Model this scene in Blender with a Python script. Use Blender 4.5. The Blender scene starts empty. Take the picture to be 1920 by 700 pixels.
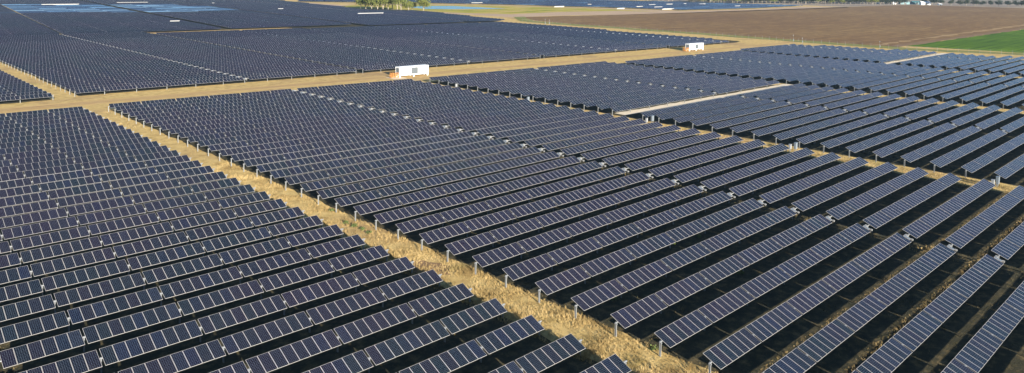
import bpy, math, random
import numpy as np
from mathutils import Vector, Matrix, Euler
S = bpy.context.scene
COL = S.collection
R = math.radians
rnd = random.Random(7)

# ------------------------------------------------------------------ camera
# world: x runs along the tracker rows, y across them (away from us), z up
F_, CX, CY = 1399.568, 960.0, 58.8
PITCH, YAW, ROLL = 0.068, 0.801, 0.015
CAM = Vector((-56.53, -94.46, 34.28))
cf = Vector((math.cos(YAW), math.sin(YAW), 0)); rt = Vector((math.sin(YAW), -math.cos(YAW), 0)); up = Vector((0, 0, 1))
fw = cf * math.cos(PITCH) - up * math.sin(PITCH)
u2 = cf * math.sin(PITCH) + up * math.cos(PITCH)
r2 = rt * math.cos(ROLL) + u2 * math.sin(ROLL)
u3 = -rt * math.sin(ROLL) + u2 * math.cos(ROLL)
cd = bpy.data.cameras.new('camera'); cam = bpy.data.objects.new('camera', cd); COL.objects.link(cam)
m = Matrix((r2, u3, -fw)).transposed().to_4x4(); m.translation = CAM
cam.matrix_world = m
cd.sensor_width = 36; cd.lens = F_ / 1920 * 36
cd.shift_y = -(350 - CY) / 1920
cd.clip_end = 20000; cd.clip_start = 0.5
S.camera = cam

def at(px, py, z=0.0):
    """ground point seen at a pixel of the 1920 px photograph (survey of the site layout)"""
    d = fw + r2 * ((px - CX) / F_) + u3 * ((CY - py) / F_)
    t = (z - CAM.z) / d.z
    p = CAM + d * t
    return (p.x, p.y)

# ------------------------------------------------------------------ light
SUNV = Vector((-1.1, -3.8, 1.01)).normalized()        # towards the sun
SUN_EL = math.asin(SUNV.z); SUN_AZ = math.atan2(SUNV.x, SUNV.y)
w = bpy.data.worlds.new('World'); S.world = w; w.use_nodes = True
nt = w.node_tree; bg = nt.nodes['Background']
sky = nt.nodes.new('ShaderNodeTexSky'); sky.sky_type = 'NISHITA'; sky.sun_disc = False
sky.sun_elevation = SUN_EL; sky.sun_rotation = SUN_AZ % (2 * math.pi)
sky.air_density = 1.0; sky.dust_density = 0.3; sky.ozone_density = 4.5
nt.links.new(sky.outputs[0], bg.inputs[0]); bg.inputs[1].default_value = 0.06
sl = bpy.data.lights.new('sun', 'SUN'); sl.energy = 5.0; sl.angle = R(0.5); sl.color = (1.0, 0.92, 0.79)
so = bpy.data.objects.new('sun', sl); COL.objects.link(so)
so.rotation_euler = (-SUNV).to_track_quat('-Z', 'Y').to_euler()
S.view_settings.view_transform = 'Standard'; S.view_settings.look = 'None'
S.view_settings.exposure = 1.55; S.view_settings.gamma = 1
S.render.engine = 'CYCLES'
S.cycles.max_bounces = 5; S.cycles.volume_bounces = 0

# ------------------------------------------------------------------ helpers
def tag(o, label=None, cat=None, group=None, kind=None):
    if label: o['label'] = label
    if cat: o['category'] = cat
    if group: o['group'] = group
    if kind: o['kind'] = kind
    return o

class NB:
    """small node builder"""
    def __init__(s, name):
        s.m = bpy.data.materials.new(name); s.m.use_nodes = True
        s.t = s.m.node_tree; s.b = s.t.nodes['Principled BSDF']
    def n(s, typ, **kw):
        x = s.t.nodes.new(typ)
        for k, v in kw.items():
            if k.startswith('i_'):
                key = k[2:]; key = int(key) if key.isdigit() else key
                s.set(x, key, v)
            else: setattr(x, k, v)
        return x
    def set(s, node, key, v):
        if isinstance(v, bpy.types.NodeSocket): s.t.links.new(v, node.inputs[key])
        else: node.inputs[key].default_value = v
    def math(s, op, a, b=0.0, c=None):
        x = s.t.nodes.new('ShaderNodeMath'); x.operation = op
        s.set(x, 0, a); s.set(x, 1, b)
        if c is not None: s.set(x, 2, c)
        return x.outputs[0]
    def mix(s, fac, a, b, blend='MIX'):
        x = s.t.nodes.new('ShaderNodeMix'); x.data_type = 'RGBA'; x.blend_type = blend
        s.set(x, 0, fac); s.set(x, 6, a); s.set(x, 7, b)
        return x.outputs[2]
    def noise(s, vec, scale, detail=3, rough=.55, dim='3D'):
        x = s.t.nodes.new('ShaderNodeTexNoise'); x.noise_dimensions = dim
        if vec is not None: s.t.links.new(vec, x.inputs['Vector'])
        x.inputs['Scale'].default_value = scale; x.inputs['Detail'].default_value = detail
        x.inputs['Roughness'].default_value = rough
        return x.outputs[0]
    def ramp(s, fac, *stops):
        x = s.t.nodes.new('ShaderNodeValToRGB'); e = x.color_ramp.elements
        while len(e) < len(stops): e.new(0.5)
        for i, (p, c) in enumerate(stops):
            e[i].position = p
            e[i].color = (c if hasattr(c, '__len__') else (c, c, c)) + (1,) if hasattr(c, '__len__') else (c, c, c, 1)
        s.t.links.new(fac, x.inputs[0]); return x.outputs[0]
    def mapr(s, v, a, b, c=0.0, d=1.0, smooth=True):
        x = s.t.nodes.new('ShaderNodeMapRange')
        if smooth: x.interpolation_type = 'SMOOTHSTEP'
        s.set(x, 0, v); s.set(x, 1, a); s.set(x, 2, b); s.set(x, 3, c); s.set(x, 4, d)
        return x.outputs[0]
    def pos(s): return s.t.nodes.new('ShaderNodeNewGeometry').outputs['Position']
    def scaled(s, vec, sc):
        x = s.t.nodes.new('ShaderNodeMapping'); s.t.links.new(vec, x.inputs[0]); x.inputs['Scale'].default_value = sc
        return x.outputs[0]
    def bump(s, h, strength, dist):
        x = s.t.nodes.new('ShaderNodeBump'); x.inputs['Strength'].default_value = strength
        x.inputs['Distance'].default_value = dist; s.t.links.new(h, x.inputs['Height'])
        s.t.links.new(x.outputs[0], s.b.inputs['Normal'])
    def done(s, color=None, rough=.8, metal=0.0, spec=.5):
        if color is not None: s.set(s.b, 'Base Color', color)
        s.set(s.b, 'Roughness', rough); s.set(s.b, 'Metallic', metal); s.set(s.b, 'Specular IOR Level', spec)
        return s.m

def c4(r, g, b): return (r, g, b, 1)

def simple(name, col, rough=.6, metal=0.0, var=.15, scale=3.0, spec=.5):
    k = NB(name); nz = k.noise(k.pos(), scale)
    c = k.mix(nz, c4(*[x * (1 - var) for x in col]), c4(*[min(1, x * (1 + var)) for x in col]))
    return k.done(c, rough, metal, spec)

# ---- solar glass: uv.x counts modules, uv.y runs up the module
def make_glass():
    k = NB('solar_glass')
    uv = k.n('ShaderNodeUVMap').outputs[0]
    sp = k.n('ShaderNodeSeparateXYZ', i_0=uv)
    U, V = sp.outputs[0], sp.outputs[1]
    mi = k.math('FLOOR', U); fu = k.math('FRACT', U)
    cx = k.math('FRACT', k.math('MULTIPLY', fu, 6.0)); cy = k.math('FRACT', k.math('MULTIPLY', V, 12.0))
    dx = k.math('ABSOLUTE', k.math('SUBTRACT', cx, .5)); dy = k.math('ABSOLUTE', k.math('SUBTRACT', cy, .5))
    line = k.math('GREATER_THAN', k.math('MAXIMUM', dx, dy), .481)
    diam = k.math('GREATER_THAN', k.math('ADD', dx, dy), .875)
    gap = k.math('MAXIMUM', line, diam)
    bb = k.math('ABSOLUTE', k.math('SUBTRACT', k.math('FRACT', k.math('MULTIPLY', cx, 3.0)), .5))
    bus = k.math('LESS_THAN', bb, .035)
    oi = k.n('ShaderNodeObjectInfo')
    wn = k.n('ShaderNodeTexWhiteNoise', noise_dimensions='2D')
    cv = k.n('ShaderNodeCombineXYZ'); k.set(cv, 0, mi); k.set(cv, 1, oi.outputs['Random'])
    k.t.links.new(cv.outputs[0], wn.inputs['Vector'])
    rv = wn.outputs[0]
    # multi-coloured batches: navy, plum and blue-grey silicon
    cell = k.ramp(rv, (0.0, (.0018, .0048, .011)), (.3, (.0030, .0046, .011)), (.55, (.0062, .0042, .012)), (.75, (.0018, .0062, .010)), (.92, (.0025, .0050, .020)), (1.0, (.008, .011, .021)))
    lf = k.noise(k.pos(), .02, 2)
    cell = k.mix(k.mapr(lf, .4, .62), cell, k.mix(.5, cell, c4(.011, .0045, .017)))
    col = k.mix(k.math('MULTIPLY', bus, .25), cell, c4(.03, .035, .045))
    col = k.mix(k.math('MULTIPLY', gap, .85), col, c4(.135, .165, .195))
    # a film of dust, streaked down the slope
    dn = k.noise(k.pos(), 1.3, 4)
    col = k.mix(k.math('MULTIPLY', k.mapr(dn, .45, .8), .012), col, c4(.35, .30, .24))
    rg = k.mapr(rv, 0, 1, .10, .2, False)
    return k.done(col, rg, 0, .5)
GLASS = make_glass()
FRAME = simple('anodised_frame', (.36, .345, .33), .5, .0, .08)
FRAMEF = simple('weathered_frame', (.09, .095, .10), .55, .0, .08)
FRAMEM = simple('dusty_frame', (.31, .305, .30), .5, 0, .08)
BACK = simple('white_backsheet', (.72, .72, .72), .7, 0, .05)
GALV = simple('galvanised_steel', (.21, .22, .225), .5, .2, .2, 6)
WHITEM = simple('white_painted_steel', (.80, .80, .79), .4, 0, .04, 1.2)
GREYBOX = simple('grey_enclosure', (.14, .165, .19), .45, 0, .08)
LGREY = simple('light_grey_enclosure', (.25, .26, .27), .5, 0, .06)
DARKM = simple('dark_grille', (.05, .055, .055), .6, 0, .3, 8)
ORANGE = simple('orange_timber', (.62, .27, .06), .6, 0, .3, 5)

class MB:
    def __init__(s): s.v = []; s.f = []; s.m = []; s.uv = []
    def quad(s, pts, mat=0, uv=None):
        n = len(s.v); s.v += [tuple(p) for p in pts]; s.f.append(tuple(range(n, n + len(pts)))); s.m.append(mat)
        s.uv += list(uv) if uv else [(0, 0)] * len(pts)
    def box(s, x0, x1, y0, y1, z0, z1, mat=0, xf=None):
        c = [Vector((x, y, z)) for x in (x0, x1) for y in (y0, y1) for z in (z0, z1)]
        if xf: c = [xf @ p for p in c]
        for q in ((0, 1, 3, 2), (4, 6, 7, 5), (0, 4, 5, 1), (2, 3, 7, 6), (0, 2, 6, 4), (1, 5, 7, 3)):
            s.quad([c[i] for i in q], mat)
    def tube(s, p, q, r0, r1=None, n=8, mat=0, cap=True):
        r1 = r0 if r1 is None else r1
        p = Vector(p); q = Vector(q); d = (q - p).normalized()
        a = d.orthogonal().normalized(); b = d.cross(a)
        A = [p + (a * math.cos(t) + b * math.sin(t)) * r0 for t in [2 * math.pi * i / n for i in range(n)]]
        B = [q + (a * math.cos(t) + b * math.sin(t)) * r1 for t in [2 * math.pi * i / n for i in range(n)]]
        for i in range(n):
            j = (i + 1) % n; s.quad([A[i], A[j], B[j], B[i]], mat)
        if cap: s.quad(A[::-1], mat); s.quad(B, mat)
    def mesh(s, name, mats):
        me = bpy.data.meshes.new(name); me.from_pydata(s.v, [], s.f)
        for mt in mats: me.materials.append(mt)
        me.polygons.foreach_set('material_index', s.m)
        ul = me.uv_layers.new(name='UVMap'); ul.data.foreach_set('uv', [c for t in s.uv for c in t])
        me.update(); return me

def link(name, me, parent=None, loc=(0, 0, 0), rot=(0, 0, 0)):
    o = bpy.data.objects.new(name, me); COL.objects.link(o)
    o.location = loc; o.rotation_euler = rot
    if parent: o.parent = parent
    return o

def sheet(name, poly, z, mat, ragged=0.0, step=8.0, kind='structure', seed=1):
    """flat ground patch; ragged > 0 wobbles its outline"""
    pts = []
    rr = random.Random(seed)
    if ragged:
        for i, a in enumerate(poly):
            b = poly[(i + 1) % len(poly)]; L = math.dist(a, b); n = max(1, int(L / step))
            nx, ny = -(b[1] - a[1]) / max(L, 1e-6), (b[0] - a[0]) / max(L, 1e-6)
            for j in range(n):
                t = j / n; w_ = rr.uniform(-ragged, ragged) * (1 if j else .3)
                pts.append((a[0] + (b[0] - a[0]) * t + nx * w_, a[1] + (b[1] - a[1]) * t + ny * w_))
    else: pts = list(poly)
    me = bpy.data.meshes.new(name); me.from_pydata([(x, y, z) for x, y in pts], [], [tuple(range(len(pts)))])
    me.materials.append(mat); me.update()
    if me.polygons[0].normal.z < 0: me.flip_normals()
    o = link(name, me); tag(o, kind=kind); return o

# ------------------------------------------------------------------ ground
def ground_mat():
    k = NB('dry_pasture'); p = k.pos()
    a = k.noise(p, .035, 4); b = k.noise(p, .5, 5, .65); c = k.noise(p, 4.0, 4, .7)
    col = k.ramp(b, (.28, (.31, .205, .075)), (.5, (.53, .375, .145)), (.72, (.63, .465, .20)))
    col = k.mix(k.mapr(a, .5, .68), col, k.ramp(b, (.3, (.32, .215, .10)), (.7, (.44, .30, .15))))
    col = k.mix(k.mapr(c, .56, .75, 0, .6), col, c4(.17, .12, .055))
    g = k.noise(p, .09, 3)
    col = k.mix(k.mapr(g, .60, .72, 0, .35), col, c4(.20, .21, .06))
    k.bump(c, .6, .25)
    return k.done(col, .95, 0, .1)
G_PAST = ground_mat()
def under_mat():  # straw ground darkened: shade under the rows is put into the colour
    k = NB('painted_shade_ground'); p = k.pos()
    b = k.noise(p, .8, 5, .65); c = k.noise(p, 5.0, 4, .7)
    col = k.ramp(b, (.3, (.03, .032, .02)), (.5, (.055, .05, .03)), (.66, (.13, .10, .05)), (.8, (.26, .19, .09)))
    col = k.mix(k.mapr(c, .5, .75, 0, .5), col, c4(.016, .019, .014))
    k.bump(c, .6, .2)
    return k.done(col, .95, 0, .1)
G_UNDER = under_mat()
def road_mat():
    k = NB('dirt_track'); p = k.pos(); sp = k.n('ShaderNodeSeparateXYZ', i_0=p); y = sp.outputs[1]; x = sp.outputs[0]
    st = k.noise(k.scaled(p, (.035, .9, 1)), 1.0, 4, .6)
    b = k.noise(p, .35, 4)
    off = k.math('ABSOLUTE', k.math('SUBTRACT', k.math('ADD', k.math('MULTIPLY', x, .05), y), 125.5))
    wob = k.math('ADD', off, k.math('MULTIPLY', k.noise(k.scaled(p, (.05, .05, 1)), 1.0, 2), .8))
    rut = k.mapr(k.math('ABSOLUTE', k.math('SUBTRACT', wob, 1.35)), .25, .55, 1, 0)
    col = k.ramp(st, (.3, (.35, .22, .09)), (.5, (.48, .32, .135)), (.7, (.60, .43, .19)))
    col = k.mix(k.mapr(b, .45, .7, 0, .7), col, c4(.52, .37, .16))
    col = k.mix(k.math('MULTIPLY', rut, .65), col, c4(.27, .175, .10))
    return k.done(col, .95, 0, .1)
G_ROAD = road_mat()
G_GRAVEL = simple('pale_gravel', (.62, .54, .42), .9, 0, .25, 1.5, .1)
def plough_mat():
    k = NB('ploughed_soil'); p = k.pos()
    fur = k.noise(k.scaled(p, (.02, .35, 1)), 1.0, 5, .6)
    big = k.noise(k.scaled(p, (.004, .012, 1)), 1.0, 3)
    med = k.noise(k.scaled(p, (.02, .06, 1)), 1.0, 5, .75)
    fine = k.noise(p, .12, 5, .85)
    col = k.ramp(big, (.3, (.20, .115, .052)), (.5, (.25, .152, .062)), (.68, (.30, .195, .08)))
    col = k.mix(k.mapr(fur, .40, .62, 0, .8), col, c4(.15, .088, .047))
    col = k.mix(k.mapr(med, .5, .75, 0, .5), col, c4(.33, .22, .10))
    col = k.mix(k.mapr(fine, .42, .62, 0, .7), col, c4(.12, .072, .038))
    return k.done(col, .95, 0, .1)
def green_mat():
    k = NB('young_wheat'); p = k.pos()
    fur = k.noise(k.scaled(p, (.015, .5, 1)), 1.0, 4, .6); b = k.noise(p, .02, 4)
    col = k.ramp(b, (.35, (.055, .115, .006)), (.65, (.105, .185, .010)))
    col = k.mix(k.mapr(fur, .46, .62, 0, .8), col, c4(.028, .07, .006))
    fine = k.noise(p, .6, 4, .75)
    col = k.mix(k.mapr(fine, .45, .7, 0, .35), col, c4(.10, .17, .035))
    return k.done(col, .9, 0, .1)
def verge_mat():
    k = NB('rough_verge'); p = k.pos(); b = k.noise(k.scaled(p, (.25, .05, 1)), 1.0, 5, .65); c = k.noise(p, .8, 4)
    col = k.ramp(b, (.35, (.10, .14, .035)), (.5, (.19, .20, .055)), (.66, (.34, .27, .12)))
    col = k.mix(k.mapr(c, .5, .7, 0, .5), col, c4(.17, .12, .06))
    return k.done(col, .95, 0, .1)
def bank_mat():
    k = NB('reedy_bank'); p = k.pos(); b = k.noise(k.scaled(p, (.02, .06, 1)), 1.0, 5, .6); c = k.noise(p, .3, 4)
    col = k.ramp(b, (.35, (.20, .22, .03)), (.5, (.38, .32, .05)), (.62, (.46, .33, .12)), (.75, (.42, .30, .17)))
    col = k.mix(k.mapr(c, .5, .7, 0, .4), col, c4(.12, .13, .03))
    return k.done(col, .95, 0, .1)
def paddock_mat():
    k = NB('grey_paddock'); p = k.pos(); b = k.noise(p, .01, 4)
    return k.done(k.ramp(b, (.3, (.22, .175, .135)), (.7, (.30, .245, .19))), .95, 0, .1)
def water_mat():
    k = NB('pond_water'); p = k.pos(); n = k.noise(k.scaled(p, (.4, .4, 1)), 1.0, 3); k.bump(n, .15, .1)
    return k.done(c4(.06, .15, .19), .25, 0, .4)

sheet('ground', [(-2500, -1500), (7000, -1500), (7000, 7000), (-2500, 7000)], 0, G_PAST)
# the shade under the arrays is painted into darker ground sheets
def lowcorner(u, vn): return (u, vn)
# ------------------------------------------------------------------ tracker layout
P = 5.14; TAU = 0.409; HUB = 1.38; MOD = 1.03
def warp(u, vn):
    if vn <= 0: return vn
    if u < 0: return vn * (1 - .00035 * u)
    return vn * (1 - .0008 * min(u, 94) - .00037 * max(0, min(u, 400) - 94))
SEGS = [(0.0, 7), (7.42, 8), (15.87, 8), (24.32, 8), (32.77, 8), (41.22, 6), (49.3, 6), (55.70, 8), (64.15, 8), (72.60, 8), (81.05, 7)]
POSTS = [-.2, 7.315, 15.765, 24.215, 32.665, 41.115, 48.0, 55.59, 64.045, 72.495, 80.94, 88.5]

def module(mb, x0, idx, x1=None):
    x1 = x0 + 1.008; y0, y1 = -.98, .98; i = .020; t = .035
    mb.quad([(x0 + i, y0 + i, -.003), (x1 - i, y0 + i, -.003), (x1 - i, y1 - i, -.003), (x0 + i, y1 - i, -.003)], 0,
            [(idx + .001, 0), (idx + .999, 0), (idx + .999, 1), (idx + .001, 1)])
    mb.quad([(x0, y0, 0), (x1, y0, 0), (x1, y0 + i, 0), (x0, y0 + i, 0)], 1)
    mb.quad([(x0, y1 - i, 0), (x1, y1 - i, 0), (x1, y1, 0), (x0, y1, 0)], 1)
    mb.quad([(x0, y0 + i, 0), (x0 + i, y0 + i, 0), (x0 + i, y1 - i, 0), (x0, y1 - i, 0)], 1)
    mb.quad([(x1 - i, y0 + i, 0), (x1, y0 + i, 0), (x1, y1 - i, 0), (x1 - i, y1 - i, 0)], 1)
    mb.quad([(x0, y0, -t), (x1, y0, -t), (x1, y0, 0), (x0, y0, 0)], 1)
    mb.quad([(x1, y1, -t), (x0, y1, -t), (x0, y1, 0), (x1, y1, 0)], 1)
    mb.quad([(x0, y1, -t), (x0, y0, -t), (x0, y0, 0), (x0, y1, 0)], 1)
    mb.quad([(x1, y0, -t), (x1, y1, -t), (x1, y1, 0), (x1, y0, 0)], 1)
    mb.quad([(x0, y0, -t), (x0, y1, -t), (x1, y1, -t), (x1, y0, -t)], 2)
PM = [GLASS, FRAME, BACK]
def slab(mb, x0, n, y0=-.98, y1=.98):
    """n modules as one panel field (distant trackers): glass with frame lines between modules"""
    for i in range(n): module(mb, x0 + i * MOD, i)
b = MB(); module(b, 0, 0); ME_MOD = b.mesh('solar_panel', PM)
ME_SEC = {}
for n in (6, 7, 8):
    b = MB(); slab(b, 0, n); ME_SEC[n] = b.mesh('panel_section', [GLASS, FRAMEM, BACK])
def post_geo(b, x, xf=None, end=False):
    for (ya, yb, xa, xb) in ((-.085, -.075, -.055, .055), (.075, .085, -.055, .055), (-.075, .075, -.005, .005)):
        b.box(x + xa, x + xb, ya, yb, -.3, HUB - .13, 0)
    b.box(x - .05, x + .05, -.15, .15, HUB - .15, HUB - .04, 1)       # bearing saddle
    b.tube((x - .05, 0, HUB), (x + .05, 0, HUB), .11, n=10, mat=1)  # bearing ring
b = MB(); post_geo(b, 0); ME_POST = b.mesh('post', [GALV, simple('bearing_cast', (.17, .18, .19), .5, 0, .2, 5)])
def tube_mesh(L0, L1):
    b = MB(); b.tube((L0, 0, -.0), (L1, 0, -.0), .075, n=8); return b.mesh('torque_tube', [GALV])
b = MB()
b.box(-.16, .16, -.20, .20, -.22, .20); b.tube((-.26, 0, 0), (.26, 0, 0), .17, n=12); b.tube((0, -.2, -.1), (0, -.62, -.16), .07, n=8)
b.box(-.14, .14, -.86, -.60, -.26, -.06)
ME_DRIVE = b.mesh('slew_drive', [simple('drive_paint', (.22, .22, .215), .5)])
b = MB(); b.box(-.30, .20, -.55, .30, .10, .135, 0); b.box(-.28, .18, -.53, .28, .136, .138, 1); b.box(-.06, .0, -.04, .04, -.1, .10, 0)
ME_CTRL = b.mesh('controller_panel', [FRAME, GLASS])
ROT0 = TAU
def rot_of(tilt): return (tilt, 0, 0)
TUBES = {}
def tube_for(nseg):
    if nseg not in TUBES: TUBES[nseg] = tube_mesh(-.35, SEGS[nseg - 1][0] + SEGS[nseg - 1][1] * MOD + .5)
    return TUBES[nseg]
def plane_off(tilt):      # module plane sits 0.12 above the tube axis
    return (0, -math.sin(tilt) * .12, math.cos(tilt) * .12)

WHOLE = {}
def whole_geo(b, nseg, tilt=TAU, dx=0, dy=0, dz=0, posts=True, y=None):
    b2 = MB()
    for (x0, n) in SEGS[:nseg]: slab(b2, x0, n)
    c, s_ = math.cos(tilt), math.sin(tilt)
    o = plane_off(tilt)
    base = len(b.v)
    for (x, yy, z) in b2.v:
        b.v.append((x + dx, yy * c - z * s_ + o[1] + dy, yy * s_ + z * c + o[2] + HUB + dz))
    b.f += [tuple(i + base for i in f) for f in b2.f]; b.m += b2.m; b.uv += b2.uv
    if posts:
        n0 = len(b.f); b3 = MB()
        for x in POSTS:
            if x < SEGS[nseg - 1][0] + SEGS[nseg - 1][1] * MOD + .5: b3.box(x - .05, x + .05, -.06, .06, -.3, HUB - .02, 3)
        b3.tube((-.3, 0, HUB), (SEGS[nseg - 1][0] + SEGS[nseg - 1][1] * MOD + .3, 0, HUB), .075, n=5, mat=3, cap=False)
        if nseg > 6: b3.box(47.8, 48.2, -.45, .2, HUB - .2, HUB + .2, 4)
        base = len(b.v)
        b.v += [(x + dx, y_ + dy, z + dz) for x, y_, z in b3.v]
        b.f += [tuple(i + base for i in f) for f in b3.f]; b.m += b3.m; b.uv += b3.uv
def whole_mesh(nseg):
    if nseg not in WHOLE:
        b = MB(); whole_geo(b, nseg); WHOLE[nseg] = b.mesh('solar_tracker', [GLASS, simple('mid_frame', (.19, .19, .195), .55, 0, .08), BACK, GALV, LGREY])
    return WHOLE[nseg]

def tracker(x, y, yaw, lod, nseg, label, group, tilt):
    if lod == 2:
        o = link('solar_tracker', whole_mesh(nseg), None, (x, y, 0), (tilt - TAU, 0, yaw) if False else (0, 0, yaw))
        return tag(o, label, 'solar tracker', group)
    r = link('solar_tracker', None, None, (x, y, 0), (0, 0, yaw)); r.empty_display_size = .5
    tag(r, label, 'solar tracker', group)
    o = plane_off(tilt)
    for (x0, n) in SEGS[:nseg]:
        if lod == 0:
            for i in range(n): link('solar_panel', ME_MOD, r, (x0 + i * MOD, o[1], HUB + o[2]), (tilt + rnd.gauss(0, .005), 0, 0))
        else: link('panel_section', ME_SEC[n], r, (x0, o[1], HUB + o[2]), (tilt + rnd.gauss(0, .003), 0, 0))
    xe = SEGS[nseg - 1][0] + SEGS[nseg - 1][1] * MOD + .5
    for px in POSTS:
        if px < xe + .2: link('post', ME_POST, r, (px, 0, 0))
    link('torque_tube', tube_for(nseg), r, (0, 0, HUB))
    if nseg > 6:
        link('slew_drive', ME_DRIVE, r, (48.35, 0, HUB), (tilt * .5, 0, 0))
        link('controller_panel', ME_CTRL, r, (47.75, -.1, HUB), (tilt, 0, 0))
    return r

ORD = ['', 'first', 'second', 'third', 'fourth', 'fifth', 'sixth', 'seventh', 'eighth', 'ninth', 'tenth', 'eleventh', 'twelfth', 'thirteenth',
       'fourteenth', 'fifteenth', 'sixteenth', 'seventeenth', 'eighteenth', 'nineteenth']
TEN = {2: 'twent', 3: 'thirt', 4: 'fort', 5: 'fift'}
def ordinal(n):
    if n < 20: return ORD[n]
    t, u = divmod(n, 10)
    return TEN[t] + ('ieth' if u == 0 else 'y-' + ORD[u])

specs = []     # (dist, block, order, x, y, yaw, nseg)
def add_row(block, order, u0, nseg, vfun):
    L = SEGS[nseg - 1][0] + SEGS[nseg - 1][1] * MOD
    ya, yb = vfun(u0), vfun(u0 + L)
    mid = Vector((u0 + L / 2, (ya + yb) / 2, 0))
    # nearest point of the row to the camera along its length
    t = min(max(CAM.x + 35 - u0, 0), L)
    near = Vector((u0 + t, (ya + yb) / 2, 0))
    d = (near - CAM).length
    specs.append((d, block, order, u0, ya, math.atan2(yb - ya, L), nseg))
FRONT = [('front left block', -94.03, -21, 12), ('front middle block', 0.0, -21, 16), ('front third block', 94.6, -21, 14),
         ('front fourth block', 189.2, -21, 9), ('front fifth block', 283.8, -21, 7)]
for bi, (bn, u0, k0, k1) in enumerate(FRONT):
    n = 0
    for k in range(k0, k1 + 1):
        n += 1
        if bi == 2 and k == -4: continue
        if bi == 4 and k == -5: continue
        nseg = 11
        if bi == 4: nseg = 7 + (k > -19) + (k > -11) + (k > 0)
        if bi == 4: nseg = max(7, nseg)
        if bi == 3 and k == -21: continue
        add_row(bn, n, u0, nseg, lambda u, k=k: warp(u, -k * P))
BACKB = [('back left block', -94.6, 44), ('back second block', 0.0, 45), ('back third block', 91.4, 42), ('back fourth block', 182.4, 41), ('back fifth block', 273.6, 41)]
for bi, (bn, u0, nr) in enumerate(BACKB):
    for i in range(nr):
        nseg = 11
        if bi == 4: nseg = 7 if i < 3 else (8 if i < 20 else 9)
        add_row(bn, i + 1, u0, nseg, lambda u, i=i: (136.0 if u < -3 and bi == 0 else 138.6 - .04 * u) + i * P)
specs.sort(key=lambda s: s[0])
LABELB = {}
far = []
nlod0 = 0
for si, (d, bn, n, x, y, yaw, nseg) in enumerate(specs):
    if si >= 300: far.append((x, y, yaw, nseg, TAU)); continue
    fr = bn.startswith('front')
    lod = 0 if (fr and ((bn in ('front left block', 'front middle block') and n >= 20) or (bn == 'front third block' and n >= 27))) else (1 if (fr or n <= 2) else 2)
    tilt = TAU + rnd.gauss(0, .010)
    if fr and n >= 35: tilt = .36 + rnd.gauss(0, .004)
    lab = 'navy solar panel row, %s from the dirt road, %s' % (ordinal(n), bn)
    tracker(x, y, yaw, lod, nseg, lab, 'solar tracker rows of the ' + bn, tilt)

# far arrays: one mass of many hundreds of rows
def inside(poly, x, y):
    r = False; n = len(poly)
    for i in range(n):
        x1, y1 = poly[i]; x2, y2 = poly[(i + 1) % n]
        if (y1 > y) != (y2 > y) and x < (x2 - x1) * (y - y1) / (y2 - y1) + x1: r = not r
    return r
fb = MB()
def far_strip(b, x0, x1, y, tilt, z=HUB):
    c, s_ = math.cos(tilt), math.sin(tilt); h = .98; n = round((x1 - x0) / MOD)
    def pt(x, yy, zz): return (x, y + yy * c - zz * s_, z + .12 + yy * s_ + zz * c)
    q = .045
    b.quad([pt(x0, -h + q, 0), pt(x1, -h + q, 0), pt(x1, h - q, 0), pt(x0, h - q, 0)], 0, [(0, 0), (n, 0), (n, 1), (0, 1)])
    b.quad([pt(x0, -h, 0), pt(x1, -h, 0), pt(x1, -h + q, 0), pt(x0, -h + q, 0)], 1)
    b.quad([pt(x0, h - q, 0), pt(x1, h - q, 0), pt(x1, h, 0), pt(x0, h, 0)], 1)
    b.quad([pt(x0, -h, -.035), pt(x1, -h, -.035), pt(x1, -h, 0), pt(x0, -h, 0)], 1)
    b.quad([pt(x0, -h, -.035), pt(x0, h, -.035), pt(x1, h, -.035), pt(x1, -h, -.035)], 2)
    b.quad([pt(x1, h, -.035), pt(x0, h, -.035), pt(x0, h, 0), pt(x1, h, 0)], 1)
for (x, y, yaw, nseg, tilt) in far:
    n0 = len(fb.v)
    whole_geo(fb, nseg, tilt, x, 0, 0)
    for i in range(n0, len(fb.v)):
        px, py, pz = fb.v[i]; fb.v[i] = (px, py + y + (px - x) * math.tan(yaw), pz)
# edges of the far field, surveyed
EDGE = [(374, 330), (380, 352), (424, 528), (396, 585), (409, 677), (451, 895), (560, 1300)]
def edge_x(y):
    for (xa, ya), (xb, yb) in zip(EDGE, EDGE[1:]):
        if ya <= y <= yb: return xa + (xb - xa) * (y - ya) / (yb - ya)
    return EDGE[0][0] if y < EDGE[0][1] else 560
GREY = [at(0, 28.5), at(330, 26), at(437, 22.5), at(436, 20), at(330, 10.5), at(0, 11)]
BLUE2 = [at(560, 33), at(760, 31), at(700, 25), at(560, 27)]
FLAT = [at(560, 14), at(660, 22), at(700, 14), at(620, 7)]
yy = 355.7
while yy < 1400:
    shiftx = (yy - 373) * .11
    for c0 in (-133.5, -38.5, 51, 145.6, 240.2, 334.8, 429.4, 524):
        x0 = c0 + shiftx; x1 = x0 + 88
        ex = edge_x(yy) - 6
        if x1 > ex: x1 = x0 + 8.45 * int((ex - x0) / 8.45)
        if x1 - x0 < 12: continue
        if yy < 370 and c0 < 200: continue
        a = x0
        while a < x1 - 1:
            bx = min(a + 22.0, x1)
            t = TAU + rnd.gauss(0, .012)
            if inside(GREY, (a + bx) / 2, yy): t = R(3.2) + rnd.gauss(0, .012) if rnd.random() < .5 else R(12) + rnd.gauss(0, .03)
            far_strip(fb, a, bx - .05, yy, t); a = bx
    yy += P
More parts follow.
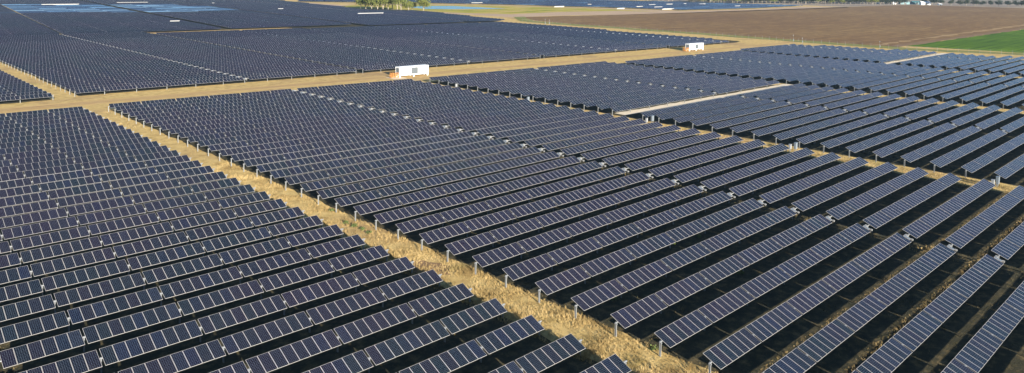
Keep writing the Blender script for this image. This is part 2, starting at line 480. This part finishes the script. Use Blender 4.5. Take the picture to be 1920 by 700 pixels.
# second distant array behind the pond and the ploughed field
A2 = [at(560, 4), at(800, 7.0), at(960, 10.2), at(1060, 13.5), at(1130, 15), at(1280, 20.5), at(1400, 17.5), at(1508, 12), at(1400, 8.5), at(1280, 5), at(1140, 1.8), at(960, -1), at(800, -3), at(560, -4)]
ys = [p[1] for p in A2]; yy = min(ys)
while yy < min(max(ys), 1500):
    xs = []
    for i in range(len(A2)):
        (xa, ya), (xb, yb) = A2[i], A2[(i + 1) % len(A2)]
        if (ya > yy) != (yb > yy): xs.append(xa + (xb - xa) * (yy - ya) / (yb - ya))
    xs.sort()
    for xa, xb in zip(xs[::2], xs[1::2]):
        a = xa
        while a < xb - 8:
            bx = min(a + rnd.choice((44, 60, 88)), xb); t = TAU * rnd.choice((1, 1, 1, .7, .3)) + rnd.gauss(0, .02)
            far_strip(fb, a, bx - 2, yy, t); a = bx
    yy += P * 1.05
# rows parked facing away: their white backs catch the sun
BACKS = [(663, 726, 26), (73, 153, 9.2), (317, 338, 41), (880, 908, 6), (1035, 1062, 13), (1153, 1175, 16.5), (1213, 1232, 9.5),
         (1222, 1246, 14), (1246, 1264, 8.5), (1307, 1326, 8), (1374, 1391, 12), (1190, 1208, 13), (214, 282, 5.6), (520, 532, 17.5), (397, 402, 6.8), (1280, 1288, 7.5), (1235, 1270, 17.5), (1100, 1110, 9)]
for xa, xb, py in BACKS:
    p = at(xa, py, 1.4); q = at(xb, py, 1.4); L = math.dist(p, q)
    c = ((p[0] + q[0]) / 2, (p[1] + q[1]) / 2)
    L = min(44, L * .9)
    far_strip(fb, c[0] - L / 2, c[0] + L / 2, c[1], R(-42), 1.5)
o = link('solar_array', fb.mesh('solar_array', [GLASS, FRAMEF, BACK, GALV, WHITEM])); tag(o, 'vast field of distant blue solar panel rows reaching the horizon', 'solar panels', kind='stuff')

# ------------------------------------------------------------------ ground sheets
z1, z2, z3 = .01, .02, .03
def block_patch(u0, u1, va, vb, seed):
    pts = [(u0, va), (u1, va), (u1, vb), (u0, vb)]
    sheet('shade_painted_ground', pts, z1, G_UNDER, .25, 1.7, seed=seed)
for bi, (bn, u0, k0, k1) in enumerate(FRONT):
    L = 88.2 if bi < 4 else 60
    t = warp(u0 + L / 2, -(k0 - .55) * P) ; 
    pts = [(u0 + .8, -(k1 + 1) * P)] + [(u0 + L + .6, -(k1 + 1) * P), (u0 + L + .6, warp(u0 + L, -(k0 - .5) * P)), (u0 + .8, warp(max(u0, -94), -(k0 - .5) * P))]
    sheet('shade_painted_ground', pts, z1, G_UNDER, .3, 1.7, seed=bi)  # dark sheet paints the shade of this block's rows
sheet('shade_painted_ground', [(-90, 137.5), (-6, 136.5), (-6, 360), (-90, 360)], z1, G_UNDER, .3, 3, seed=40)  # same painted shade below the back and far arrays
sheet('shade_painted_ground', [(1, 139.5), (185, 132.2), (340, 126.5), (352, 130), (360, 345), (190, 352), (60, 367), (1, 367)], z1, G_UNDER, .3, 3, seed=41)
sheet('shade_painted_ground', [(52, 375), (185, 374), (190, 354.5), (362, 354), (372, 380), (405, 500), (372, 620), (390, 760), (440, 1300), (160, 1300)], z1, G_UNDER, .3, 6, seed=42)
# main dirt track between the two halves of the farm
def track_v(u): return 125.5 - .05 * u
sheet('dirt_road', [(-160, track_v(-160) - 4.2), (372, track_v(372) - 3.2), (372, track_v(372) + 3.4), (-160, track_v(-160) + 4.4)], z2, G_ROAD, .7, 5, seed=5)
# pale gravel drain where a row is left out
for seed, (a, bq) in enumerate((((97.5, 23.6), (190, 21.6)), ((288, 26.3), (372, 25.3)))):
    sheet('gravel_track', [(a[0], a[1] - 1.9), (bq[0], bq[1] - 1.9), (bq[0], bq[1] + 1.9), (a[0], a[1] + 1.9)], z2, G_GRAVEL, .35, 2.5, seed=seed + 20)
# perimeter verge, fence line
FEN = [(412, -90), (393.8, -4.1), (374.5, 45), (375.4, 105.6), (379, 190), (378, 303), (384, 352), (430, 408)]
sheet('verge', [(x + 1.0, y) for x, y in FEN] + [(x + 17 - (i == 0) * 8, y) for i, (x, y) in reversed(list(enumerate(FEN)))], z2, verge_mat(), 1.5, 6, seed=8)
# ploughed field and the young crop
FIELD = [(390, 55.6), (392, 105), (396, 190), (396, 303), (403, 352), (440, 404), (521, 394), (679, 386), (1151, 388), (1440, 385), (1458, 300), (1470, 200), (1500, 56)]
sheet('ploughed_field', FIELD, z1, plough_mat(), 1.2, 12, seed=9)
sheet('crop_field', [(404, 55), (1500, 53), (1500, -400), (480, -400), (412, -4)], z2, green_mat(), 1.0, 9, seed=10)
sheet('field_edge', [(392, 55), (1500, 53), (1500, 62), (900, 61), (396, 61)], z3, simple('headland', (.20, .13, .075), .95, 0, .3, .1, .1), 1.4, 10, seed=12)
sheet('field_track', [(394, 67), (1495, 72), (1495, 78), (900, 76), (394, 70.5)], z3, simple('dry_stubble', (.30, .20, .10), .95, 0, .35, .08, .1), 2.0, 10, seed=15)
# reed bank round the pond, bare margin, pond
bankp = [at(640, 16), at(700, 22), at(795, 23.2), at(880, 27.5), at(960, 33), at(1050, 29.5), at(1150, 28), at(1280, 25.2), at(1420, 20.5), at(1590, 14.6), at(1590, 13.4), at(1508, 12.6), at(1400, 18.2), at(1280, 21.2), at(1130, 15.8), at(1060, 14.2), at(960, 10.9), at(800, 8.2), at(640, 9.5), at(560, 4), at(530, 3.2), at(560, 9)]
sheet('bare_margin', bankp, z1, simple('bare_margin_soil', (.42, .30, .20), .95, 0, .2, .03, .1), .0)
sheet('reed_bank', [at(625, 13.0), at(700, 21), at(800, 22.5), at(880, 25), at(960, 27), at(1010, 24.5), at(1060, 22.5), at(1160, 20.8), at(1240, 22.3), at(1130, 16.6), at(1060, 14.8), at(960, 11.6), at(800, 9), at(660, 9.5)], z2, bank_mat(), 2, 20, seed=13)
sheet('pond', [at(768, 14.2), at(800, 17.2), at(850, 17.6), at(900, 17.4), at(950, 16.4), at(900, 14), at(850, 11.6), at(790, 11.2)], z3, water_mat(), 1.0, 20, seed=14)
sheet('paddock', [(1462, 385), (1475, 200), (1505, 56), (1505, -400), (7000, -400), (7000, 7000), (1500, 7000), (1150, 800), (1120, 700), (1180, 560), (1151, 392)], z1, paddock_mat())
sheet('country_road', [(1128, 560), (1444, 388), (1462, 300), (1474, 200), (1506, 50), (1514, 50), (1482, 200), (1470, 302), (1452, 394), (1136, 568)], z3, simple('pale_road', (.46, .38, .30), .9, 0, .1, .05, .1))

# ------------------------------------------------------------------ inverter stations
def station(x, y, yaw, label):
    r = link('inverter_station', None, None, (x, y, 0), (0, 0, yaw)); tag(r, label, 'inverter station', 'inverter stations beside the dirt road')
    b = MB(); b.box(0, 12.2, -1.22, 1.22, .75, 3.55); b.box(-.03, 12.23, -1.25, 1.25, 3.55, 3.66); b.box(-.02, 12.22, -1.24, 1.24, .62, .75)
    for xx in (-.04, 12.12): 
        for y_ in (-1.26, 1.14): b.box(xx, xx + .12, y_, y_ + .12, .6, 3.64)
    x_ = .5
    while x_ < 11.9:
        if not 4.4 < x_ < 8.2: b.box(x_, x_ + .10, -1.245, -1.22, .85, 3.45)
        x_ += .32
    link('container_body', b.mesh('container_body', [WHITEM]), r)
    b = MB(); b.box(5.0, 7.7, -1.27, -1.21, 1.0, 3.3, 0)
    for i in range(9): b.box(5.05 + i * .3, 5.17 + i * .3, -1.31, -1.27, 1.02, 3.28, 1)
    link('vent_grille', b.mesh('vent_grille', [DARKM, GREYBOX]), r)
    for i, xx in enumerate((2.5, 3.7, 8.6, 9.8)):
        b = MB(); b.box(xx, xx + 1.1, -1.275, -1.25, .95, 3.35); d = link('door', b.mesh('door', [WHITEM]), r)
        b = MB(); b.box(xx + .95, xx + 1.0, -1.32, -1.275, 1.9, 2.3); link('handle', b.mesh('handle', [GALV]), d)
    b = MB(); b.box(10.6, 11.2, -1.36, -1.25, 1.5, 2.0); link('switch_box', b.mesh('switch_box', [GREYBOX]), r)
    b = MB(); b.box(-.06, -.02, -.9, .9, .95, 3.3); link('end_door', b.mesh('end_door', [GREYBOX]), r)
    b = MB()
    for xx in (1.3, 2.42, 3.62, 4.86, 8.5, 9.72, 11.0): b.box(xx, xx + .07, -1.285, -1.245, .85, 3.45)
    b.box(0, 12.2, -1.27, -1.24, .75, .87)
    link('seam_strips', b.mesh('seam_strips', [DARKM]), r)
    for xx in (.2, 6, 11.9):
        for y_ in (-1.0, 1.0):
            b = MB(); b.box(xx - .2, xx + .2, y_ - .2, y_ + .2, -.2, .63); link('footing', b.mesh('footing', [WHITEM]), r)
    # orange timber steps and rail on the end
    t = link('access_stair', None, None, (x, y, 0), (0, 0, yaw))
    tag(t, 'orange railed access platform at the end of the ' + ('nearer white container' if x < 150 else 'farther white container'), 'stair', 'access platforms')
    b = MB(); b.box(-2.5, -.3, -1.0, .9, .58, .70); b.box(-3.1, -2.5, -1.0, .2, .3, .4); link('deck', b.mesh('deck', [ORANGE]), t)
    for (xx, y_) in ((-2.5, -1), (-1.4, -1), (-.4, -1), (-2.5, .9), (-1.4, .9), (-2.5, 0)):
        b = MB(); b.box(xx - .06, xx + .06, y_ - .06, y_ + .06, -.1, 1.75); link('rail_post', b.mesh('rail_post', [ORANGE]), t)
    b = MB(); b.box(-2.5, -.3, -1.03, -.97, 1.65, 1.77); b.box(-2.5, -.3, -1.03, -.97, 1.15, 1.24); b.box(-2.53, -2.47, -1, .9, 1.65, 1.77)
    link('hand_rail', b.mesh('hand_rail', [ORANGE]), t)
    return r
station(94.6, 118.3, -.04, 'long white inverter container with grey vent, beside the dirt road, nearer one')
station(268.5, 113.4, -.04, 'white inverter container farther along the dirt road, distant one')
sheet('bare_soil', [(-5.2, -21.5), (-2.0, -23), (-.6, -27), (-2.4, -29), (-5.0, -27)], .011, simple('bare_brown_soil', (.24, .15, .08), .95, 0, .2, .8, .1), .3, .8, seed=31)
sheet('concrete_pad', [(91, 114.6), (96, 114.4), (96, 120.4), (91, 120.6)], z3, G_GRAVEL, .2, 1, seed=30)

# ------------------------------------------------------------------ cabinets in the lane
def cabinet(x, y, big, label):
    r = link('combiner_cabinet', None, None, (x, y, 0)); tag(r, label, 'cabinet', 'combiner cabinets between the trackers')
    h = 1.25 if big else .9; w_ = .8 if big else .5
    b = MB(); b.box(-w_ / 2, w_ / 2, -.2, .2, .55, .55 + h); b.box(-w_ / 2 - .05, w_ / 2 + .05, -.27, .24, .55 + h, .6 + h)
    link('enclosure', b.mesh('enclosure', [GREYBOX if big else LGREY]), r)
    b = MB(); b.box(-w_ / 2 + .05, w_ / 2 - .05, -.225, -.2, .62, .5 + h); link('door', b.mesh('door', [GREYBOX if big else LGREY]), r)
    for xx in (-w_ / 2 + .06, w_ / 2 - .06):
        b = MB(); b.box(xx - .04, xx + .04, -.05, .05, -.2, .55); link('leg', b.mesh('leg', [GALV]), r)
cabs = [((855, 166), 0, 'small white cabinet near the white container, in the second lane'), ((990, 194), 1, 'grey cabinet halfway along the second lane, beside dark row ends'),
        ((1212, 233), 0, 'small white cabinet of the pair just below the pale gravel strip'), ((1223, 231), 1, 'larger grey cabinet of the pair just below the pale gravel strip'),
        ((1481, 284), 0, 'small white cabinet of the pair in the right middle lane'), ((1491.5, 284), 1, 'larger grey cabinet of the pair in the right middle lane'),
        ((1861, 353), 0, 'small white cabinet of the pair near the right edge'), ((1870, 351), 1, 'larger grey cabinet of the pair near the right edge')]
for (p, big, lab) in cabs:
    x, y = at(*p); cabinet(x, y, big, lab)

# ------------------------------------------------------------------ perimeter fence and masts
fr_ = link('wire_fence', None, None, (375, 100, 0)); tag(fr_, 'long galvanised wire mesh fence along the ploughed and green fields', 'fence')
b = MB(); b.tube((0, 0, -.3), (0, 0, 2.2), .045, n=6); b.tube((0, 0, 2.2), (-.3, 0, 2.5), .03, n=5); ME_FP = b.mesh('post', [GALV])
FL = FEN[:7]; tot = 0; fpts = []
for (a, c) in zip(FL, FL[1:]):
    L = math.dist(a, c); n = int(L / 4.6)
    for j in range(n): fpts.append((a[0] + (c[0] - a[0]) * j / n, a[1] + (c[1] - a[1]) * j / n))
fpts = fpts[-100:] if len(fpts) > 100 else fpts
for p in fpts: link('post', ME_FP, fr_, (p[0] - 375, p[1] - 100, 0))
b = MB()
for (a, c) in zip(fpts, fpts[1:]):
    for z in (.15, .6, 1.05, 1.5, 1.95, 2.15):
        b.tube((a[0] - 375, a[1] - 100, z), (c[0] - 375, c[1] - 100, z), .012, n=3, cap=False)
link('fence_wire', b.mesh('fence_wire', [GALV]), fr_)
def mast(x, y, h, label):
    r = link('camera_mast', None, None, (x, y, 0)); tag(r, label, 'mast', 'slim masts along the fence')
    b = MB(); b.tube((0, 0, -.2), (0, 0, h), .06, .04, n=8); link('pole', b.mesh('pole', [GALV]), r)
    b = MB(); b.box(-.4, .4, -.04, .04, h - .3, h - .22); b.box(.25, .42, -.1, .15, h - .2, h - .02); b.box(-.42, -.25, -.1, .15, h - .2, h - .02); link('camera_head', b.mesh('camera_head', [LGREY]), r)
    b = MB(); b.box(-.3, .3, -.3, -.08, 1.0, 2.0); link('equipment_box', b.mesh('equipment_box', [GREYBOX]), r)
for p, h, lab in (((1022, 47), 4.5, 'left of two slim white masts at the far end of the fence'), ((1030, 47), 4.0, 'right of two slim white masts at the far end of the fence'),
                  ((1487, 80), 4.5, 'slim white mast with box where the dirt road meets the fence'), ((1504, 83), 3.6, 'shorter white mast just right of the dirt road end'), ((1649, 92), 4.2, 'slim white mast by the fence near the green field corner')):
    x, y = at(*p); mast(x, y, h, lab)

# ------------------------------------------------------------------ grass tufts
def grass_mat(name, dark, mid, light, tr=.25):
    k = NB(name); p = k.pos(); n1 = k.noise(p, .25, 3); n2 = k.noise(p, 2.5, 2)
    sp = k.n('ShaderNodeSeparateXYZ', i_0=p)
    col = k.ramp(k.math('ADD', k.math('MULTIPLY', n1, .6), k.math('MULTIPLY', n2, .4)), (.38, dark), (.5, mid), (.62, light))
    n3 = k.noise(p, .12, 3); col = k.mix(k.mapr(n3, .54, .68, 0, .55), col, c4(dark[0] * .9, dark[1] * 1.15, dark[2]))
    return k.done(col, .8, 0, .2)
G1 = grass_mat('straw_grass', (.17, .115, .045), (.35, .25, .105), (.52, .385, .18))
G2 = grass_mat('painted_shade_grass', (.05, .055, .025), (.10, .085, .04), (.20, .15, .07))  # darkened copy of the straw tufts, row shade painted into the colour
def scatter(name, mat, zones, label, seed, hmin, hmax, blades=9):
    g = np.random.default_rng(seed); V = []; 
    for (x0, x1, y0, y1, dens) in zones:
        n = int((x1 - x0) * (y1 - y0) * dens)
        x = g.uniform(x0, x1, n); y = g.uniform(y0, y1, n)
        # clumping
        f = np.sin(x * .9 + 1.3 * np.sin(y * .37)) + np.sin(y * .8 + 1.7 * np.sin(x * .41)) + g.normal(0, .9, n)
        keep = f > -.9; x = x[keep]; y = y[keep]; n = len(x)
        sz = g.uniform(hmin, hmax, n) * (.75 + .25 * np.clip(f[keep], 0, 2))
        for _ in range(blades):
            a = g.uniform(0, 2 * np.pi, n); r = g.uniform(0, .16, n) * sz / .4; lean = g.normal(0, .16, (n, 2)) * sz[:, None]
            bx = x + r * np.cos(a); by = y + r * np.sin(a); w_ = g.uniform(.009, .022, n) * (sz / .4); t = g.uniform(0, np.pi, n)
            h = sz * g.uniform(.6, 1.1, n)
            p0 = np.stack([bx - w_ * np.cos(t), by - w_ * np.sin(t), np.zeros(n)], 1); p1 = np.stack([bx + w_ * np.cos(t), by + w_ * np.sin(t), np.zeros(n)], 1)
            p2 = np.stack([bx + lean[:, 0], by + lean[:, 1], h], 1)
            V.append(np.stack([p0, p1, p2], 1).reshape(-1, 3))
    V = np.concatenate(V); nf = len(V) // 3
    me = bpy.data.meshes.new(name); me.vertices.add(len(V)); me.vertices.foreach_set('co', V.ravel())
    me.loops.add(len(V)); me.loops.foreach_set('vertex_index', np.arange(len(V))); me.polygons.add(nf)
    me.polygons.foreach_set('loop_start', np.arange(nf) * 3); me.polygons.foreach_set('loop_total', np.full(nf, 3))
    me.materials.append(mat); me.update(calc_edges=True)
    o = link(name, me); tag(o, label, 'grass', kind='stuff'); return o
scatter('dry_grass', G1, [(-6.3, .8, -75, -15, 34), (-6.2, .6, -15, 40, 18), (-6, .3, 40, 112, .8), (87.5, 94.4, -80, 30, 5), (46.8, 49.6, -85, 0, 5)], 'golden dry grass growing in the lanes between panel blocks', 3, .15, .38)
scatter('shade_painted_grass', G2, [(.6, 88, -86, -20, 2.6), (-60, -6.5, -66, 0, 1.6), (95, 150, -80, -20, 1.2)], 'short grass under the panel rows, shade painted into its dark colour', 4, .12, .30, 7)

scatter('sunlit_weeds', grass_mat('weedy_straw', (.12, .085, .04), (.25, .18, .08), (.38, .28, .14)), [(4, 90, -64.9, -63.9, 9), (8, 90, -70.0, -69.1, 9), (30, 90, -59.9, -59.3, 4), (86.8, 94, -66, -30, 6)], 'sunlit brown weeds in thin strips between the lower right rows', 6, .18, .42, 8)
# a few weeds and scrub clumps
LEAF = simple('weed_leaf', (.09, .12, .035), .8, 0, .5, 3, .2)
def weed(x, y, s, label):
    g = random.Random(int(x * 91 + y * 7)); b = MB()
    for i in range(60):
        a = g.uniform(0, 6.28); e = g.uniform(.1, 1.3); r = s * g.uniform(.4, 1)
        c = Vector((math.cos(a) * math.cos(e), math.sin(a) * math.cos(e), math.sin(e) * .8)) * r
        t = Vector((g.uniform(-1, 1), g.uniform(-1, 1), g.uniform(-1, 1))).normalized() * .1; q = t.orthogonal().normalized() * .07
        b.quad([c - t, c + q, c + t, c - q])
    for i in range(4): b.tube((0, 0, -.05), (g.uniform(-.3, .3) * s, g.uniform(-.3, .3) * s, s * .6), .015, .006, n=4)
    o = link('weed', b.mesh('weed', [LEAF]), None, (x, y, 0)); tag(o, label, 'plant', 'weeds between the rows')
for (px, py, s, lab) in ((1388, 513, .5, 'green weed in the dark gap below the lower middle row'), (1262, 459, .45, 'small green weed under a row right of centre'), (1150, 562, .55, 'green weed beside the second row end of the grass lane'),
                         (1311, 445, .4, 'tiny green weed behind a middle row'), (1225, 655, .5, 'green weed at the foot of a lane post'),
  (648, 419, .55, 'leftmost of four low green weed clumps in the grass lane'), (664, 426, .65, 'second of four low green weed clumps in the grass lane'), (679, 431, .6, 'third of four low green weed clumps in the grass lane'), (692, 438, .5, 'rightmost of four low green weed clumps in the grass lane'), (622, 396, .45, 'small green weed near a post at the middle of the grass lane')):
    x, y = at(px, py); weed(x, y, s, lab)

# ------------------------------------------------------------------ trees
BARK = simple('pale_bark', (.30, .26, .21), .9, 0, .3, 1.0, .1)
def leaf_mat(name, a, c):
    k = NB(name); n = k.noise(k.pos(), .5, 3); oi = k.n('ShaderNodeObjectInfo')
    col = k.ramp(n, (.35, a), (.65, c)); col = k.mix(k.math('MULTIPLY', oi.outputs['Random'], .45), col, c4(a[0] * 1.6, a[1] * 1.25, a[2]))
    return k.done(col, .75, 0, .2)
LF1 = leaf_mat('gum_leaves', (.075, .095, .022), (.17, .185, .05))
LF2 = leaf_mat('dark_gum_leaves', (.018, .026, .016), (.042, .05, .026))
def tree_meshes(seed, H, W, mat, nleaf, low=.25, big=1.0):
    g = random.Random(seed); tb = MB(); cb = MB()
    top = Vector((g.uniform(-.4, .4), g.uniform(-.4, .4), H * .55)); tb.tube((0, 0, -.4), top, H * .028, H * .014, n=7)
    tips = []
    for i in range(8):
        a = i * 2.4 + g.uniform(-.4, .4); z0 = H * g.uniform(low, .5); base = top * (z0 / top.z)
        e = Vector((math.cos(a) * W * g.uniform(.25, .5), math.sin(a) * W * g.uniform(.25, .5), H * g.uniform(.5, .92)))
        tb.tube(base, e, H * .012, H * .004, n=5); tips.append(e); tips.append(base.lerp(e, .65) + Vector((g.uniform(-1, 1), g.uniform(-1, 1), .5)))
    tips.append(Vector((0, 0, H * .93)))
    for i in range(nleaf):
        t = g.choice(tips); r = W * .17
        c = t + Vector((g.gauss(0, r), g.gauss(0, r), g.gauss(0, r * .62)))
        if c.z > H: c.z = H - g.random()
        n = Vector((g.gauss(0, 1), g.gauss(0, 1), g.gauss(0, 1) + .3)).normalized(); u = n.orthogonal().normalized(); v = n.cross(u); s = g.uniform(.25, .55) * H / 13 * big
        cb.quad([c - u * s, c - v * s * .6, c + u * s, c + v * s * .6])
    return tb.mesh('trunk', [BARK]), cb.mesh('crown', [mat])
def tree(x, y, ms, s, rz, label, group):
    r = link('gum_tree', None, None, (x, y, 0), (0, 0, rz)); r.scale = (s, s, s * rnd.uniform(.9, 1.1)); tag(r, label, 'tree', group)
    link('trunk', ms[0], r); link('crown', ms[1], r)
T1 = [tree_meshes(i, 14, 11, LF1, 1700, .12, 1.25) for i in range(4)]
T2 = [tree_meshes(10 + i, 12, 10, LF2, 900, .1, 1.75) for i in range(4)]
clump = [(676, 18.5, .7), (686, 19, .95), (697, 20, .9), (708, 20.2, 1.1), (718, 20.6, 1.05), (728, 20.8, 1.15), (736, 19.5, 1.1), (703, 18.5, 1.1), (722, 18.5, 1.15), (745, 18.3, .9), (752, 22.3, .95), (766, 22.8, .62), (773, 21.5, .6), (794, 23.2, .85), (712, 17.5, 1.1), (690, 17.2, 1.0)]
for i, (px, py, s) in enumerate(clump):
    x, y = at(px, py)
    side = ['leftmost', 'second', 'third', 'fourth', 'fifth', 'sixth', 'seventh', 'eighth', 'ninth', 'tenth', 'eleventh', 'twelfth', 'thirteenth', 'fourteenth', 'fifteenth', 'rightmost'][sorted(range(len(clump)), key=lambda j: clump[j][0]).index(i)]
    tree(x, y, T1[i % 4], s * 1.25, i * 1.3, 'olive green gum tree, %s from the left in the pond-side grove' % side if side not in ('leftmost', 'rightmost') else 'olive green gum tree, %s of the pond-side grove' % side, 'trees of the pond-side grove')
# wooded horizon right of centre: reads as one far-off wood
wood = MB(); x_ = 1176; i = 0
def add_mesh(dst, me, mat, mi):
    n0 = len(dst.v); dst.v += [tuple(mat @ v.co) for v in me.vertices]
    for pl in me.polygons: dst.f.append(tuple(j + n0 for j in pl.vertices)); dst.m.append(mi); dst.uv += [(0, 0)] * len(pl.vertices)
while x_ < 1662:
    for row in range(3):
        px = x_ + rnd.uniform(-3, 3); py = 5.2 + (px - 1280) * .0085 - row * 1.1 + rnd.uniform(-.3, .3)
        if px < 1290 and (row == 0 or rnd.random() < .55): continue
        x, y = at(px, py); sc = rnd.uniform(.75, 1.25)
        M4 = Matrix.Translation((x, y, 0)) @ Matrix.Rotation(rnd.uniform(0, 6), 4, 'Z') @ Matrix.Scale(sc, 4)
        tm, cm = T2[i % 4]; add_mesh(wood, tm, M4, 0); add_mesh(wood, cm, M4, 1 if rnd.random() < .6 else 2); i += 1
    x_ += 5.2
o = link('woodland', wood.mesh('woodland', [BARK, LF2, LF1])); tag(o, 'dark belt of gum woodland along the far edge of the ploughed field', 'woodland', kind='stuff')
rt_ = [(1665, 9), (1671, 8), (1681, 9), (1688, 9), (1695, 8.6), (1733, 8.5), (1748, 9), (1754, 10), (1765, 9), (1783, 11.2), (1799, 11.6), (1812, 11.8), (1828, 12), (1832, 11), (1843, 12), (1857, 12.4), (1872, 12.8), (1890, 13.4), (1905, 13.6), (1918, 14)]
for i, (px, py) in enumerate(rt_):
    x, y = at(px, py); tree(x, y, T2[i % 4], rnd.uniform(.75, 1.1), i, 'dark gum tree on the grey paddock, %s right of the woods' % ordinal(i + 1), 'scattered paddock trees')

# ------------------------------------------------------------------ farm buildings
TEAL = simple('teal_roof', (.05, .14, .15), .5, .1, .1); NAVY = simple('dark_roof', (.03, .04, .06), .5, .1, .1); CREAM = simple('cream_wall', (.55, .50, .42), .8)
def shed(px, py, L, W_, H, wall, roof, yaw, label, name='farm_shed'):
    x, y = at(px, py); r = link(name, None, None, (x, y, 0), (0, 0, yaw)); tag(r, label, 'building', 'farm buildings')
    b = MB(); b.box(-L / 2, L / 2, -W_ / 2, W_ / 2, -.3, H)
    for sx in (-L / 2, L / 2): b.quad([(sx, -W_ / 2, H), (sx, W_ / 2, H), (sx, 0, H + W_ * .22)])
    link('wall', b.mesh('wall', [wall]), r)
    b = MB(); e = .5
    for sy in (-1, 1):
        b.quad([(-L / 2 - e, sy * (W_ / 2 + e), H - .1), (L / 2 + e, sy * (W_ / 2 + e), H - .1), (L / 2 + e, 0, H + W_ * .22 + .12), (-L / 2 - e, 0, H + W_ * .22 + .12)])
        b.quad([(-L / 2 - e, sy * (W_ / 2 + e), H - .25), (L / 2 + e, sy * (W_ / 2 + e), H - .25), (L / 2 + e, 0, H + W_ * .22 - .03), (-L / 2 - e, 0, H + W_ * .22 - .03)])
    link('roof', b.mesh('roof', [roof]), r)
    b = MB(); b.box(-L * .15, L * .15, -W_ / 2 - .05, -W_ / 2, 0, H * .75); link('door', b.mesh('door', [DARKM]), r)
    b = MB(); b.box(-L * .42, -L * .28, -W_ / 2 - .04, -W_ / 2, 1, 2.2); link('window', b.mesh('window', [NAVY]), r)
YB = math.pi / 4 + math.pi
YB = YAW - math.pi / 2
shed(1734, 9.3, 17, 9, 4.2, WHITEM, WHITEM, YB, 'bright white shed, biggest of the distant farm buildings')
shed(1717, 8.4, 17, 10, 4, TEAL, TEAL, YB, 'dark teal shed just left of the bright white shed')
shed(1695, 8.2, 17, 9, 3.4, TEAL, simple('pale_teal_roof', (.25, .36, .36), .5), YB, 'low pale teal roofed building among trees')
shed(1668, 7.4, 14, 10, 3.6, CREAM, NAVY, YB, 'house with dark navy roof near the wooded belt')
shed(1676, 8.0, 6, 5, 4.4, WHITEM, WHITEM, YB, 'small white shed right of the navy roofed house')
shed(1645, 6.9, 6, 5, 2.6, WHITEM, WHITEM, YB, 'tiny white hut at the left end of the farm buildings')
shed(1762, 10.2, 6, 4, 2.2, WHITEM, WHITEM, YB, 'tiny white hut right of the bright white shed')

# ------------------------------------------------------------------ haze
hm = bpy.data.materials.new('haze'); hm.use_nodes = True; ht = hm.node_tree
ht.nodes.remove(ht.nodes['Principled BSDF']); pv = ht.nodes.new('ShaderNodeVolumePrincipled')
pv.inputs['Color'].default_value = (.50, .72, .95, 1); pv.inputs['Density'].default_value = .00005; pv.inputs['Anisotropy'].default_value = .1
ht.links.new(pv.outputs[0], ht.nodes['Material Output'].inputs['Volume'])
b = MB(); b.box(-2600, 7100, -1600, 7100, -1.3, 45); hz = link('haze', b.mesh('haze', [hm])); tag(hz, kind='stuff')
